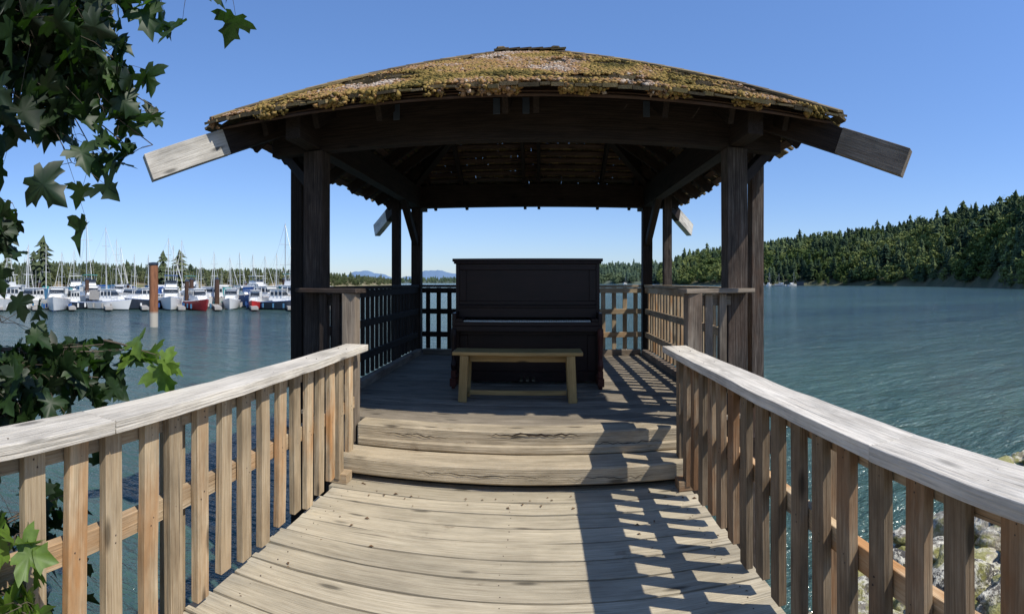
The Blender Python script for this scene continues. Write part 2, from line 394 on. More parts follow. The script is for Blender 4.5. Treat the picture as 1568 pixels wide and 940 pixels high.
for sx in (-1,1): fl.beam((sx*1.84,4.62,.405),(sx*1.84,8.40,.405),.09,.09,mi=2)
fl.beam((-1.78,8.44,.405),(1.78,8.44,.405),.09,.09,mi=2)
fl.obj('floor',[M_floor,M_dark,M_newel],pv,.004)
def pav_rail(name,p0,p1,mats):
    m=MB(); p0=V(p0);p1=V(p1);d=p1-p0;L=d.length;x=d/L; n=x.cross(V((0,0,1)))
    Z=V((0,0,1))
    m.beam(p0+Z*1.485,p1+Z*1.485,.13,.04,seg=3,wob=.001)
    for z in (1.415,1.07,.69): m.beam(p0+Z*z+n*.035,p1+Z*z+n*.035,.038,.085)
    k=int(L/.172); 
    for i in range(k):
        q=p0+x*((i+.5)*L/k)
        m.beam(q+Z*.45,q+Z*1.462,.07,.032,up=n,seg=2,wob=.001)
    m.obj(name,mats,pv,.003)
pav_rail('side_railing_a',(-1.9,4.62,0),(-1.9,8.4,0),[M_dark])  # left rails use the dark wood as painted shade
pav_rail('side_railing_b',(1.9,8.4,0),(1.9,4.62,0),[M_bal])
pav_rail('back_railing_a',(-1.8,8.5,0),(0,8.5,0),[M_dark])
pav_rail('back_railing_b',(.004,8.5,0),(1.8,8.5,0),[M_bal])  # right rails use the pale wood as painted sunlight
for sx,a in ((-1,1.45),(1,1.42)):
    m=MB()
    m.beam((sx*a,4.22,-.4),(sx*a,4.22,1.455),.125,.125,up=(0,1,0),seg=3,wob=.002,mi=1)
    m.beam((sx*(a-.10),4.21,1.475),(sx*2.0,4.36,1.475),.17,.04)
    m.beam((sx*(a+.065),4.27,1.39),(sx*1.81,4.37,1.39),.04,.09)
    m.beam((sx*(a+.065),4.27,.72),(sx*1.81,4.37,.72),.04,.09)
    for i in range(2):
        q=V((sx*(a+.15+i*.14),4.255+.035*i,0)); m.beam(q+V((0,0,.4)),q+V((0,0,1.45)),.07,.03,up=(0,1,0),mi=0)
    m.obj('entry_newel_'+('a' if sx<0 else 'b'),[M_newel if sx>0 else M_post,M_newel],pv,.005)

# ---------------------------------------------------------------- piano
F=.36
pe=empty('upright_piano'); p=MB()
for sx in (-1,1):
    x=sx*.82
    p.box(x-.02,x+.02,6.06,6.46,F+.02,1.79)
    p.box(x-.022,x+.022,5.80,6.06,1.03,1.20)
    p.box(x-.035,x+.035,5.72,6.10,F+.03,F+.12,mi=1)
    p.box(x-.028,x+.028,5.76,5.83,F+.12,F+.2,mi=1)
    p.tube([(x,5.795,F+.2),(x,5.795,F+.26),(x,5.795,F+.32),(x,5.795,F+.5),(x,5.795,F+.6),(x,5.795,F+.67)],[.028,.036,.024,.030,.036,.030],10,mi=1 if sx>0 else 0)
    for yy in (5.76,6.05): p.tube([(x,yy,F),(x,yy,F+.03)],[.02,.02],8,mi=1)
p.box(-.875,.875,6.02,6.49,1.79,1.825)
p.box(-.86,.86,6.035,6.475,1.765,1.789)
p.box(-.80,.80,6.40,6.45,F+.05,1.765)
p.box(-.80,.80,6.09,6.11,1.28,1.765)
for x0,x1,z0,z1 in ((-.80,.80,1.69,1.765),(-.80,.80,1.28,1.33),(-.80,-.72,1.33,1.69),(.72,.80,1.33,1.69)): p.box(x0,x1,6.07,6.09,z0,z1)
p.box(-.81,.81,6.02,6.10,1.255,1.28)
p.box(-.80,.80,6.04,6.06,1.14,1.255)
p.box(-.84,.84,5.79,6.10,1.00,1.06)
p.box(-.80,.80,5.795,5.815,1.06,1.105)
p.box(-.80,.80,5.84,6.04,1.06,1.085)
for sx in (-1,1): p.box(min(sx*.72,sx*.80),max(sx*.72,sx*.80),5.82,6.04,1.085,1.14)
p.box(-.80,.80,6.10,6.12,F+.12,1.0)
for x0,x1,z0,z1 in ((-.80,.80,.93,.997),(-.80,.80,F+.03,F+.15),(-.80,-.70,F+.15,.93),(.70,.80,F+.15,.93)): p.box(x0,x1,6.075,6.10,z0,z1)
for i in range(52):
    kw=1.43/52; x=-.715+i*kw; p.box(x+.001,x+kw-.001,5.825,5.97,1.088,1.118,mi=2)
    if i%7 in (0,2,3,5,6) and i<51: p.box(x+kw-.006,x+kw+.006,5.875,5.97,1.119,1.131,mi=3)
for x in (-.07,0,.07):
    p.beam((x,6.10,F+.09),(x,5.97,F+.06),.035,.015,mi=4)
p.obj('case_keys_and_pedals',[M_piano,M_pianor,M_ivory,M_black,M_brass],pe,.004)
be=empty('piano_bench'); b_=MB()
bx0,bx1,by0,by1=-.72,.57,5.1,5.42
b_.box(bx0,bx1,by0,by1,.825,.86)
for x in (bx0+.11,bx1-.11):
    for yy in (by0+.03,by1-.03):
        sx=-1 if x<0 else 1
        b_.beam((x+sx*.01,yy,.36),(x-sx*.01,yy,.823),.085,.035,up=(0,1,0))
    b_.box(x-.018,x+.018,by0+.05,by1-.05,.74,.80); b_.box(x-.016,x+.016,by0+.05,by1-.05,.41,.46)
b_.box(bx0+.155,bx1-.155,5.245,5.285,.41,.455); b_.box(bx0+.155,bx1-.155,5.25,5.28,.745,.815)
for x in (bx0+.05,bx1-.11): b_.box(x,x+.06,by0+.06,by1-.06,.36,.385)
b_.obj('seat_and_legs',[M_bench],be,.004)

# ---------------------------------------------------------------- water
m,nt,b=new_mat('sea_water'); tc=N(nt,'ShaderNodeTexCoord'); o=tc.outputs['Object']
h1=tnoise(nt,o,(.8,1.7,1),1.,5,.65,(0,0,0),.35); h2=tnoise(nt,o,(3.,5.5,1),1.,4,.6,(5,2,0),.2); h0=tnoise(nt,o,(.16,.34,1),1.,4,.55,(2,8,0),.3); h3=tnoise(nt,o,(.010,.045,1),1,6,.65)
ma=N(nt,'ShaderNodeMath',operation='MULTIPLY_ADD'); nt.links.new(h2,ma.inputs[0]); ma.inputs[1].default_value=.28; nt.links.new(h1,ma.inputs[2])
mb_=N(nt,'ShaderNodeMath',operation='MULTIPLY_ADD'); nt.links.new(h0,mb_.inputs[0]); mb_.inputs[1].default_value=2.; nt.links.new(ma.outputs[0],mb_.inputs[2])
bump(nt,b,mb_.outputs[0],1.,.40)
c=mixc(nt,ramp(nt,h3,[(.36,0.),(.66,1.)]),(.020,.046,.052),(.062,.118,.095))
c=mixc(nt,ramp(nt,h1,[(.46,0.),(.70,.6)]),c,(.085,.150,.140))
nt.links.new(c,b.inputs['Base Color']); b.inputs['Roughness'].default_value=.10; b.inputs['IOR'].default_value=1.33
wm=MB(); n=64; vs_=[(0,0,WATER)]+[(9000*math.cos(2*math.pi*i/n),9000*math.sin(2*math.pi*i/n),WATER) for i in range(n)]
wm.raw(vs_,[(0,i+1,(i+1)%n+1) for i in range(n)]); wm.obj('water',[m])

# ---------------------------------------------------------------- near shore
def shoreY(x): return float(np.interp(x,[-30,-6,-3,-1,1,2.4,3.6,5,8,14,30],[-1,.2,.6,1.2,3.0,4.2,4.7,5.2,5.8,6.3,9]))+.35*noise.noise(V((x*.9,0,2)))
def groundz(x,y):
    d=shoreY(x)-y; z=WATER+ (d*.42 if d>0 else d*.35)
    z=min(z,-.35+.05*max(d-3,0)); z=max(z,-5)
    return z+.12*noise.noise(V((x*1.3,y*1.3,0)))+.05*noise.noise(V((x*5,y*5,1)))
tm=MB(); xs=np.arange(-24,28,.22); ys=np.arange(-22,12,.22)
vv=[(x,y,groundz(x,y)) for y in ys for x in xs]; nx=len(xs)
ff=[(j*nx+i,j*nx+i+1,(j+1)*nx+i+1,(j+1)*nx+i) for j in range(len(ys)-1) for i in range(nx-1)]
tm.raw(vv,ff)
m,nt,b=new_mat('pebble_shore'); tc=N(nt,'ShaderNodeTexCoord'); o=tc.outputs['Object']
vo=N(nt,'ShaderNodeTexVoronoi'); vo.inputs['Scale'].default_value=16; nt.links.new(o,vo.inputs['Vector'])
c=mixc(nt,ramp(nt,vo.outputs['Color'],[(.2,0.),(.8,1.)]),(.14,.12,.08),(.60,.57,.47))
c=mixc(nt,ramp(nt,tnoise(nt,o,(1,1,1),1.4,5,.7),[(.48,0.),(.56,.9)]),c,(.24,.235,.06))
c=mixc(nt,1.,c,ramp(nt,vo.outputs['Distance'],[(0.,1.1),(.6,.4)]),'MULTIPLY')
nt.links.new(c,b.inputs['Base Color']); b.inputs['Roughness'].default_value=.9; bump(nt,b,vo.outputs['Distance'],-.8,.04)
tm.obj('shore_ground',[m],smooth=True)
bm=bmesh.new(); bmesh.ops.create_icosphere(bm,subdivisions=3,radius=1); rv=np.array([v.co[:] for v in bm.verts]); rt=np.array([[v.index for v in f.verts] for f in bm.faces]); bm.free()
vs=[];ts=[];rn=[];off=0
for k in range(800):
    x=R.uniform(-5,14) if k<260 else R.uniform(1.8,9); d=R.uniform(-.6,4.5) if R.random()<.75 else R.uniform(0,7); y=shoreY(x)-d
    if -1.9<x<1.9 and y<2: continue
    s=R.uniform(.04,.13) if R.random()<.8 else R.uniform(.15,.34)
    ph=R.uniform(0,100); disp=np.array([1+.7*noise.noise(V(q)*1.1+V((ph,0,0)))+.4*noise.noise(V(q)*2.6+V((0,ph,0))) for q in rv])
    vv=rv*disp[:,None]*np.array([s*R.uniform(.8,1.5),s*R.uniform(.7,1.2),s*R.uniform(.4,.75)])+np.array([x,y,groundz(x,y)+s*.1])
    vs.append(vv);ts.append(rt+off);off+=len(rv);rn.append(np.full(len(rv),R.random()))
m,nt,b=new_mat('barnacled_rock'); tc=N(nt,'ShaderNodeTexCoord'); o=tc.outputs['Object']; rr=attr(nt,'rnd','Fac')
c=ramp(nt,rr,[(0.,(.05,.045,.04)),(.5,(.16,.14,.11)),(1.,(.36,.32,.25))])
c=mixc(nt,ramp(nt,tnoise(nt,o,(1,1,1),9,6,.8),[(.47,0.),(.54,1.)]),c,(.62,.59,.48))
c=mixc(nt,ramp(nt,tnoise(nt,o,(1,1,1),1.9,6,.7,(9,0,0)),[(.49,0.),(.56,.85)]),c,(.24,.23,.055))
nt.links.new(c,b.inputs['Base Color']); b.inputs['Roughness'].default_value=.9; bump(nt,b,tnoise(nt,o,(1,1,1),18,5),.9,.04)
np_obj('shore_rocks',np.concatenate(vs),np.concatenate(ts),{'rnd':np.concatenate(rn)},m,smooth=True)

# ---------------------------------------------------------------- hills and forests
def conifer(seed):
    r=np.random.default_rng(seed); v=[];t=[]
    K=10;n=8; fat=r.uniform(.95,1.6)
    lean=r.normal(0,.02,2)
    for k in range(K):
        z0=.06+.86*k/K; zt_=z0+.15; rad=.20*fat*(1-k/(K+.5))**.65*r.uniform(.65,1.3); b0=len(v)
        if k==K-1: zt_=1.
        v.append((lean[0]*zt_,lean[1]*zt_,zt_))
        ph=r.uniform(0,6)
        for i in range(2*n):
            a=ph+math.pi*i/n; rr_=rad*(r.uniform(.6,1.4) if i%2==0 else r.uniform(.3,.6))
            v.append((rr_*math.cos(a),rr_*math.sin(a),z0+(0 if i%2==0 else .035)+r.uniform(-.035,.035)))
        for i in range(2*n): t.append((b0,b0+1+i,b0+1+(i+1)%(2*n)))
    b0=len(v); v+= [(.018,0,0),(-.01,.016,0),(-.01,-.016,0),(0,0,.4)]; t+=[(b0,b0+1,b0+3),(b0+1,b0+2,b0+3),(b0+2,b0,b0+3)]
    return np.array(v),np.array(t)
def broad(seed):
    r=np.random.default_rng(seed); v=[];t=[]
    lobes=[(r.uniform(-.26,.26),r.uniform(-.26,.26),r.uniform(.2,.82),r.uniform(.12,.24)) for _ in range(10)]
    for lx,ly,lz,lr in lobes:
        for k in range(34):
            d=r.normal(size=3); d/=np.linalg.norm(d); c=np.array([lx,ly,lz])+d*lr*r.uniform(.6,1.1)
            a=np.cross(d,r.normal(size=3)); a/=np.linalg.norm(a); bb=np.cross(d,a)+d*r.normal()*.5; s=r.uniform(.03,.07)
            b0=len(v); v+= [tuple(c+a*s),tuple(c-a*s*.5+bb*s),tuple(c-a*s*.6-bb*s)]; t.append((b0,b0+1,b0+2))
    b0=len(v); v+= [(.025,0,0),(-.015,.02,0),(-.015,-.02,0),(0,0,.6)]; t+=[(b0,b0+1,b0+3),(b0+1,b0+2,b0+3),(b0+2,b0,b0+3)]
    return np.array(v),np.array(t)
CON=[conifer(i) for i in range(10)]; BRO=[broad(i+50) for i in range(8)]
def forest_mat(name,cd_,cl_,bd_,bl_):
    m,nt,b=new_mat(name); rr=attr(nt,'rnd','Fac'); tt=attr(nt,'tint','Fac')
    a=ramp(nt,rr,[(0.,cd_),(1.,cl_)]); c=ramp(nt,rr,[(0.,bd_),(1.,bl_)])
    nt.links.new(mixc(nt,tt,a,c),b.inputs['Base Color']); b.inputs['Roughness'].default_value=.9; b.inputs['Specular IOR Level'].default_value=.1
    return m
def forest(name,trees,mat):
    vs=[];ts=[];rn=[];tn=[];off=0
    for (x,y,z,h,kind) in trees:
        L_=CON if kind==0 else BRO
        tv,tt=L_[NR.integers(0,len(L_))]
        a=NR.uniform(0,6.28);c,s=math.cos(a),math.sin(a); wd=h*NR.uniform(.8,1.3)*(1. if kind==0 else 1.25)
        q=tv@np.array([[c,s,0],[-s,c,0],[0,0,1.]])*np.array([wd,wd,h])+np.array([x,y,z-.3])
        vs.append(q);ts.append(tt+off);off+=len(tv)
        base=.5+1.1*noise.noise(V((x*.013,y*.013,9)))+NR.normal(0,.22)
        rn.append(np.clip(base+NR.normal(0,.12,len(tv)),0,1)); tn.append(np.full(len(tv),float(kind) if kind else NR.uniform(0,.35)))
    return np_obj(name,np.concatenate(vs),np.concatenate(ts),{'rnd':np.concatenate(rn),'tint':np.concatenate(tn)},mat)
def hill(name,az,D,H,depth,gmat,ntree,hr,pb,fmat,fname,amp=3.,tall=.06):
    az=np.array(az,float)
    def hgt(a,s):
        Hc=np.interp(a,az,H); d=np.interp(a,az,D)+s*depth
        p=sv(a,d,0); nn=amp*noise.noise(V((p.x*.012,p.y*.012,0)))*min(1,max(s,0)*3)
        k=1-(1-min(max(s,0),1))**1.6
        z=WATER-.6+(Hc+2)*k+nn
        if s>1: z-= (s-1)*40
        return d,z
    na=int((az[-1]-az[0])/.6)+2; S_=[-.02,0,.02,.05,.1,.18,.28,.4,.55,.7,.85,1,1.15,1.5]
    mb=MB(); vv=[]
    for a in np.linspace(az[0],az[-1],na):
        for s in S_:
            d,z=hgt(a,s); d+=6*noise.noise(V((a*.8,1,0)))*(1 if s<.1 else 0)
            vv.append(sv(a,d,z if s>-.01 else WATER-3))
    k=len(S_); mb.raw(vv,[(i*k+j,(i+1)*k+j,(i+1)*k+j+1,i*k+j+1) for i in range(na-1) for j in range(k-1)])
    mb.obj(name,[gmat],smooth=True,recalc=True)
    tr=[]
    for i in range(ntree):
        a=R.uniform(az[0],az[-1]); s=R.random()**.85*1.05+.012
        d,z=hgt(a,s); q=sv(a,d,z)
        cl=noise.noise(V((q.x*.018,q.y*.018,4)))
        kind=1 if R.random()<pb+cl*1.3-(.25 if s>.45 else -.25) else 0
        h=R.uniform(*hr)*(1 if kind==0 else .74)
        if R.random()<tall: h*=1.4
        if s<.03: h*=.6
        if z<WATER+.5: continue
        tr.append((q.x,q.y,z,h,kind))
    forest(fname,tr,fmat)
def ground_mat(name,lo,hi):
    m,nt,b=new_mat(name); tc=N(nt,'ShaderNodeTexCoord'); n=tnoise(nt,tc.outputs['Object'],(1,1,1),.08,6,.65)
    nt.links.new(mixc(nt,ramp(nt,n,[(.42,0.),(.58,1.)]),lo,hi),b.inputs['Base Color']); b.inputs['Roughness'].default_value=.95; return m
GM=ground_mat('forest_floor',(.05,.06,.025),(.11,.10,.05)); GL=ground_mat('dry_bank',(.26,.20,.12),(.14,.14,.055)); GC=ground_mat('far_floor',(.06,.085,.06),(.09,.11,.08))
FM=forest_mat('forest_foliage',(.016,.034,.022),(.058,.092,.050),(.065,.10,.026),(.20,.23,.075))
FL=forest_mat('bank_foliage',(.03,.05,.028),(.07,.09,.045),(.08,.10,.04),(.15,.16,.075))
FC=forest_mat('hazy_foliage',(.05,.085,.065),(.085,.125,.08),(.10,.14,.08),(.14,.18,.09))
hill('forested_hill',[13,16.6,23.7,33.7,40.9,48,53,66,80],[640,600,520,480,430,330,250,210,200],[16,34,43,55,63,66,66,67,67],250,GM,4000,(12,21),.55,FM,'hillside_forest',5.)
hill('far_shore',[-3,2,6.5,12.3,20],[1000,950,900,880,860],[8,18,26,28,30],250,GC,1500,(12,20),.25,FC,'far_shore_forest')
hill('harbour_bank',[-80,-60,-50,-40,-30,-25,-20,-16],[160,160,180,200,240,280,380,520],[8,8,8.5,8,6.5,6,4.5,2.],150,GL,2300,(4,6.5),.6,FL,'harbour_bank_trees',1.5,.05)
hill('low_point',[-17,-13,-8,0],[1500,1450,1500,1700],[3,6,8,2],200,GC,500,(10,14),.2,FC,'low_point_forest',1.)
for i,(a,r,z,h) in enumerate([(-54.7,150,0,15.5),(-55.7,158,0,11.5),(-41.5,180,0,13),(-39.6,185,0,13.5),(-58.6,150,0,10)]):
    forest('fir_tree' if i==0 else 'fir_tree.%03d'%i,[(*sv(a,r,z)[:],h,0)],FL)
mt=MB(); vv=[]; A=np.linspace(-30,12,170)
for a in A:
    e=(95*math.exp(-((a+19.3)/2.2)**2)+105*math.exp(-((a+11.6)/2.4)**2)+45+22*noise.noise(V((a*.9,0,0)))+8*noise.noise(V((a*4,0,0))))
    vv+= [sv(a,5500,-20),sv(a,6300,e),sv(a,7500,-20)]
mt.raw(vv,[(3*i+j,3*(i+1)+j,3*(i+1)+j+1,3*i+j+1) for i in range(len(A)-1) for j in range(2)])
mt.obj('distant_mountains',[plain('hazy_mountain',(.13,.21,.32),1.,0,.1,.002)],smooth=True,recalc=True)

# ---------------------------------------------------------------- marina
M_white=plain('white_gelcoat',(.74,.74,.72),.3,0,.10,.5); M_glass=plain('boat_window',(.02,.025,.03),.1); M_blue=plain('blue_paint',(.03,.10,.30),.4)
M_red=plain('red_paint',(.45,.03,.03),.4); M_alu=plain('mast_aluminium',(.62,.62,.60),.4,.3); M_canvas=plain('canvas_cover',(.05,.16,.28),.9); M_dkh=plain('dark_hull',(.03,.04,.06),.35)
M_grey=plain('grey_float',(.34,.32,.29),.9); M_teal=plain('teal_canvas',(.05,.25,.24),.9); M_tan=plain('wood_trim',(.30,.18,.08),.6)
def hull(mb,L,B,D,mh,mbot):
    n=12
    vs_=[]
    for i in range(n+1):
        t=i/n; w=B/2*(1-max(0,(t-.4)/.6)**2.3)*(.88+.12*min(1,t/.3)); w=max(w,.02); sh=D*(.9+.4*t*t); xk=L*(t-.5)-(L*.10*t**4)
        x=L*(t-.5)
        vs_+= [(xk,0,-.3),(xk+(x-xk)*.3,w*.75,.12),(x,w,sh),(x,w*.96,sh+.04),(x,-w*.96,sh+.04),(x,-w,sh),(xk+(x-xk)*.3,-w*.75,.12)]
    k=7; fs=[];mi=[]
    for i in range(n):
        for j in range(k):
            j2=(j+1)%k; fs.append((i*k+j,(i+1)*k+j,(i+1)*k+j2,i*k+j2)); mi.append(mbot if j in (0,6) else (5 if j in (2,4) else (mh if j!=3 else 0)))
    fs.append(tuple(range(k))); mi.append(mh); fs.append(tuple(n*k+j for j in reversed(range(k)))); mi.append(mh)
    mb.raw(vs_,fs); mb.mi[-len(fs):]=mi
def frus(mb,x0,x1,w,z0,z1,ins,mi,rake=None):
    rk=ins*1.6 if rake is None else rake
    a=[(x0,-w,z0),(x1,-w*.85,z0),(x1,w*.85,z0),(x0,w,z0),(x0+ins*.4,-w+ins*.4,z1),(x1-rk,-w*.85+ins*.4,z1),(x1-rk,w*.85-ins*.4,z1),(x0+ins*.4,w-ins*.4,z1)]
    mb.raw(a,[(0,3,2,1),(4,5,6,7),(0,1,5,4),(1,2,6,5),(2,3,7,6),(3,0,4,7)],mi)
def cruiser(v,L,B,acc):
    mb=MB(); D=L*.13+.2
    hull(mb,L,B,D,2 if v==3 else 0,2)
    z=D*1.02
    frus(mb,-L*.12,L*.30,B*.36,z,z+.55,.25,0)
    frus(mb,-L*.20,L*.14,B*.36,z+.1,z+1.35,.3,0)
    frus(mb,-L*.17,L*.125,B*.365,z+.72,z+1.12,.16,1)
    for k in range(4):
        x=-L*.17+k*L*.085
        for s in (-1,1): mb.box(x-.03,x+.03,s*B*.365-.03,s*B*.365+.03,z+.6,z+1.25)
    mb.box(-L*.24,L*.10,-B*.34,B*.34,z+1.36,z+1.43)
    if v==1:
        frus(mb,-L*.16,L*.04,B*.28,z+1.43,z+1.95,.12,0); frus(mb,-L*.01,L*.045,B*.27,z+1.9,z+2.2,.05,1)
        for s in (-1,1): mb.tube([(-L*.14,s*B*.27,z+1.9),(-L*.14,s*B*.27,z+2.75)],[.03,.03],5,3)
        mb.tube([(L*.0,-B*.26,z+2.1),(L*.0,-B*.26,z+2.75)],[.03,.03],5,3); mb.tube([(L*.0,B*.26,z+2.1),(L*.0,B*.26,z+2.75)],[.03,.03],5,3)
        mb.box(-L*.18,L*.03,-B*.3,B*.3,z+2.75,z+2.83,4)
    if v in (0,2): 
        frus(mb,-L*.46,-L*.2,B*.36,z+.15,z+1.3,.12,4,0)
    mb.tube([(-L*.1,0,z+1.4),(-L*.1,0,z+3.0+v*.3)],[.03,.015],5,3)
    mb.tube([(-L*.12,.3,z+1.4),(-L*.18,.35,z+3.6)],[.015,.01],4,3)
    prev=None
    for k in range(7):
        t=.62+.06*k; w=B/2*(1-max(0,(t-.4)/.6)**2.3)*.9
        for s in (-1,1): mb.tube([(L*(t-.5),s*w,D*(.9+.4*t*t)),(L*(t-.5),s*w,D*(.9+.4*t*t)+.6)],[.015,.015],4,3)
        if prev:
            for s in (-1,1): mb.tube([(prev[0],s*prev[1],prev[2]),(L*(t-.5),s*w,D*(.9+.4*t*t)+.6)],[.018,.018],4,3)
        prev=(L*(t-.5),w,D*(.9+.4*t*t)+.6)
    for k in range(3):
        for s in (-1,1): mb.tube([(-L*.3+k*L*.22,s*B*.53,.25),(-L*.3+k*L*.22,s*B*.53,.75)],[.12,.12],6,4)
    mb.box(-L*.5-.35,-L*.5-.02,-.2,.2,.3,1.25,6)
    return mb.obj('m',acc,recalc=True)
def sailer(L,B,mast,acc,dark=False):
    mb=MB(); D=L*.11+.15; hull(mb,L,B,D,2 if dark else 0,2); z=D*1.03
    frus(mb,-L*.12,L*.22,B*.28,z,z+.5,.2,0)
    for s in (-1,1):
        for k in range(4): mb.box(-L*.06+k*L*.065,-L*.06+k*L*.065+.35,s*B*.27-.03,s*B*.27+.03,z+.18,z+.36,1)
    frus(mb,-L*.27,-L*.08,B*.27,z+.4,z+1.35,.1,4,.1)
    mx=L*.10
    mb.tube([(mx,0,z+.4),(mx,0,mast)],[.075,.05],6,3)
    for f in (.45,.72):
        zz=z+(mast-z)*f; mb.tube([(mx,-B*.28,zz),(mx,B*.28,zz)],[.03,.03],4,3)
        for s in (-1,1): mb.tube([(mx,s*B*.28,zz),(mx,0,min(mast,zz+(mast-z)*.27))],[.012,.012],3,3)
    mb.tube([(mx,0,z+1.25),(-L*.32,0,z+1.2)],[.06,.06],6,3); mb.tube([(mx-.1,0,z+1.42),(-L*.3,0,z+1.34)],[.17,.10],7,4)
    mb.tube([(L*.49,0,D*1.3),(mx+.05,0,mast*.97)],[.04,.02],5,0)
    mb.tube([(-L*.48,0,D),(mx,0,mast)],[.013,.013],3,3)
    for s in (-1,1): mb.tube([(mx,s*B*.46,D),(mx,s*B*.28,z+(mast-z)*.45)],[.013,.013],3,3)
    mb.tube([(mx,0,mast),(mx,0,mast+.5)],[.01,.01],3,3)
    for k in range(8):
        t=.1+.11*k; w=B/2*(1-max(0,(t-.4)/.6)**2.3)*.93
        for s in (-1,1): mb.tube([(L*(t-.5),s*w,D),(L*(t-.5),s*w,D*(.9+.4*t*t)+.62)],[.014,.014],3,3)
    return mb.obj('m',acc,recalc=True)
def place(o,name,az,r,head):
    o.name=name; o.location=sv(az,r,WATER); o.rotation_euler=(R.uniform(-.02,.02),0,math.radians(head)); return o
accs=[M_blue,M_red,M_dkh,M_teal,M_white]; cans=[M_canvas,M_white,M_teal,M_blue,M_grey]
def slots(k,c): return [M_white,M_glass,accs[k],M_alu,cans[c],[M_tan,M_white,M_blue][k%3],M_dkh]
px2=lambda px:(px-784)*.0716-3.2
lst=[(-59,60,-60,1,8.5,0),(-53.0,61,-35,0,8,0),(-55.9,63,-70,2,7,4),(-49.5,68,-20,1,9,3),(-47.2,62,20,2,6,2),(-43.6,64,-100,3,7,2),(-40.6,63,-40,1,8,2),(-37.6,61,-25,3,6.5,1),(-36.3,68,-80,0,8,0),(-34.0,64,-50,2,6.5,4),(-32.5,70,-30,3,9,0),(-30.0,66,-10,0,8.5,0),(-28.6,62,15,3,6,2),(-26.6,64,0,1,9.5,0),
(-57.5,85,-40,0,9,4),(-51,88,-30,1,10,0),(-46,90,-60,3,9,2),(-42,86,-20,0,9,0),(-38.5,92,-50,1,10,4),(-35,86,-30,3,9,0),(-31,92,-10,1,10,3),(-28,88,-40,0,9,0),(-25,95,-10,1,10,4),(-24,80,-20,0,8,0),(-45.2,70,-60,3,6,3),(-51.6,63,-80,3,5,2),(-31.3,63,-60,3,5,1)]
for i,(az,r,hd,v,L,c) in enumerate(lst):
    o=cruiser(v,L,L*.34,slots(c%5,(i*2+1)%5)); place(o,'motorboat' if i==0 else 'motorboat.%03d'%i,az,r,hd-10)
sl=[(130,78,12.6,0),(155,80,11.6,0),(45,70,8.2,0),(38,88,9.,2),(98,84,8.,0),(183,90,9.2,2),(250,76,9.6,0),(282,92,10.6,0),(348,74,6.7,2),(431,66,10.6,0),(418,96,8.5,4),(205,100,8.5,0),(310,98,7.5,0),(385,94,8.2,0),(70,98,10,4),(6,80,9.,0),(262,104,10.5,0),(115,102,9.5,0),(365,102,9,2),(445,100,9,0),(172,96,11,2),(225,92,8,0),(330,90,8.4,2),(402,84,7.4,2),(22,98,10,0)]
for i,(px,r,mh,c) in enumerate(sl):
    L=min(11,mh*.85); o=sailer(L,L*.3,mh,slots(c,(i*3)%5),dark=(c==2)); 
    place(o,'sailboat' if i==0 else 'sailboat.%03d'%i,px2(px),r,R.uniform(-80,10))
for i,(az,r) in enumerate([(25.,430),(26.2,440),(27.6,425),(24.2,450),(9.2,800),(11.5,780)]):
    o=sailer(10,3,R.uniform(10,13),slots(0,1)); place(o,'sailboat.%03d'%(30+i),az,r,R.uniform(0,180))
dk=MB()
dk.beam(sv(27.5,440,WATER+.4),sv(24,440,WATER+.4),3,.7); dk.beam(sv(28.8,430,WATER+2),sv(28.,430,WATER+2),6,3.2,mi=1)
dk.obj('floating_dock.001',[M_grey,M_dkh])
dk=MB()
for r,a0,a1 in ((72,-62,-22),(99,-62,-20)):
    for i in range(40):
        a=a0+(a1-a0)*i/40; b=a0+(a1-a0)*(i+.97)/40; dk.beam(sv(a,r,WATER+.35),sv(b,r,WATER+.35),1.8,.35)
for a in range(-60,-22,4):
    dk.beam(sv(a,71,WATER+.33),sv(a+.6,58,WATER+.33),.8,.3)
dk.obj('floating_dock',[M_grey])
M_pile=wood('creosote_pile',(.03,.018,.012),(.08,.045,.03),(.14,.085,.06),None)
for i,(px,r,top,rad) in enumerate([(133,66,.95,.26),(137,74,1.1,.24),(286,68,.75,.3),(293,72,1.0,.3),(332,66,1.,.3),(435,70,1.,.25),(441,75,.9,.24),(196,72,.2,.2),(60,70,.6,.22),(376,72,.5,.22)]):
    m_=MB(); p=sv(px2(px),r,0); m_.tube([(p.x,p.y,-5),(p.x,p.y,top+.9)],[rad*1.05,rad],10); m_.tube([(p.x,p.y,top+.905),(p.x,p.y,top+1.2)],[rad*1.1,.05],10,1)
    m_.obj('mooring_pile' if i==0 else 'mooring_pile.%03d'%i,[M_pile,M_dkh],smooth=False)
m_=MB(); p=sv(px2(235),38,0)
mr,nt,b=new_mat('rusty_steel')
tc=N(nt,'ShaderNodeTexCoord'); sep=N(nt,'ShaderNodeSeparateXYZ'); nt.links.new(tc.outputs['Object'],sep.inputs[0])
c=ramp(nt,tnoise(nt,tc.outputs['Object'],(3,3,.6),1.5,5),[(.3,(.16,.06,.025)),(.7,(.34,.14,.06))])
mr_=N(nt,'ShaderNodeMapRange'); mr_.inputs[1].default_value=-.75; mr_.inputs[2].default_value=-.55; nt.links.new(sep.outputs[2],mr_.inputs[0])
nt.links.new(mixc(nt,mr_.outputs[0],(.42,.38,.31),c),b.inputs['Base Color']); b.inputs['Roughness'].default_value=.7
m_.tube([(p.x,p.y,-6),(p.x,p.y,2.8)],[.33,.33],20); m_.tube([(p.x,p.y,2.801),(p.x,p.y,2.96),(p.x,p.y,3.0)],[.37,.37,.1],20,1)
m_.obj('steel_mooring_pile',[mr,M_dkh],smooth=False)

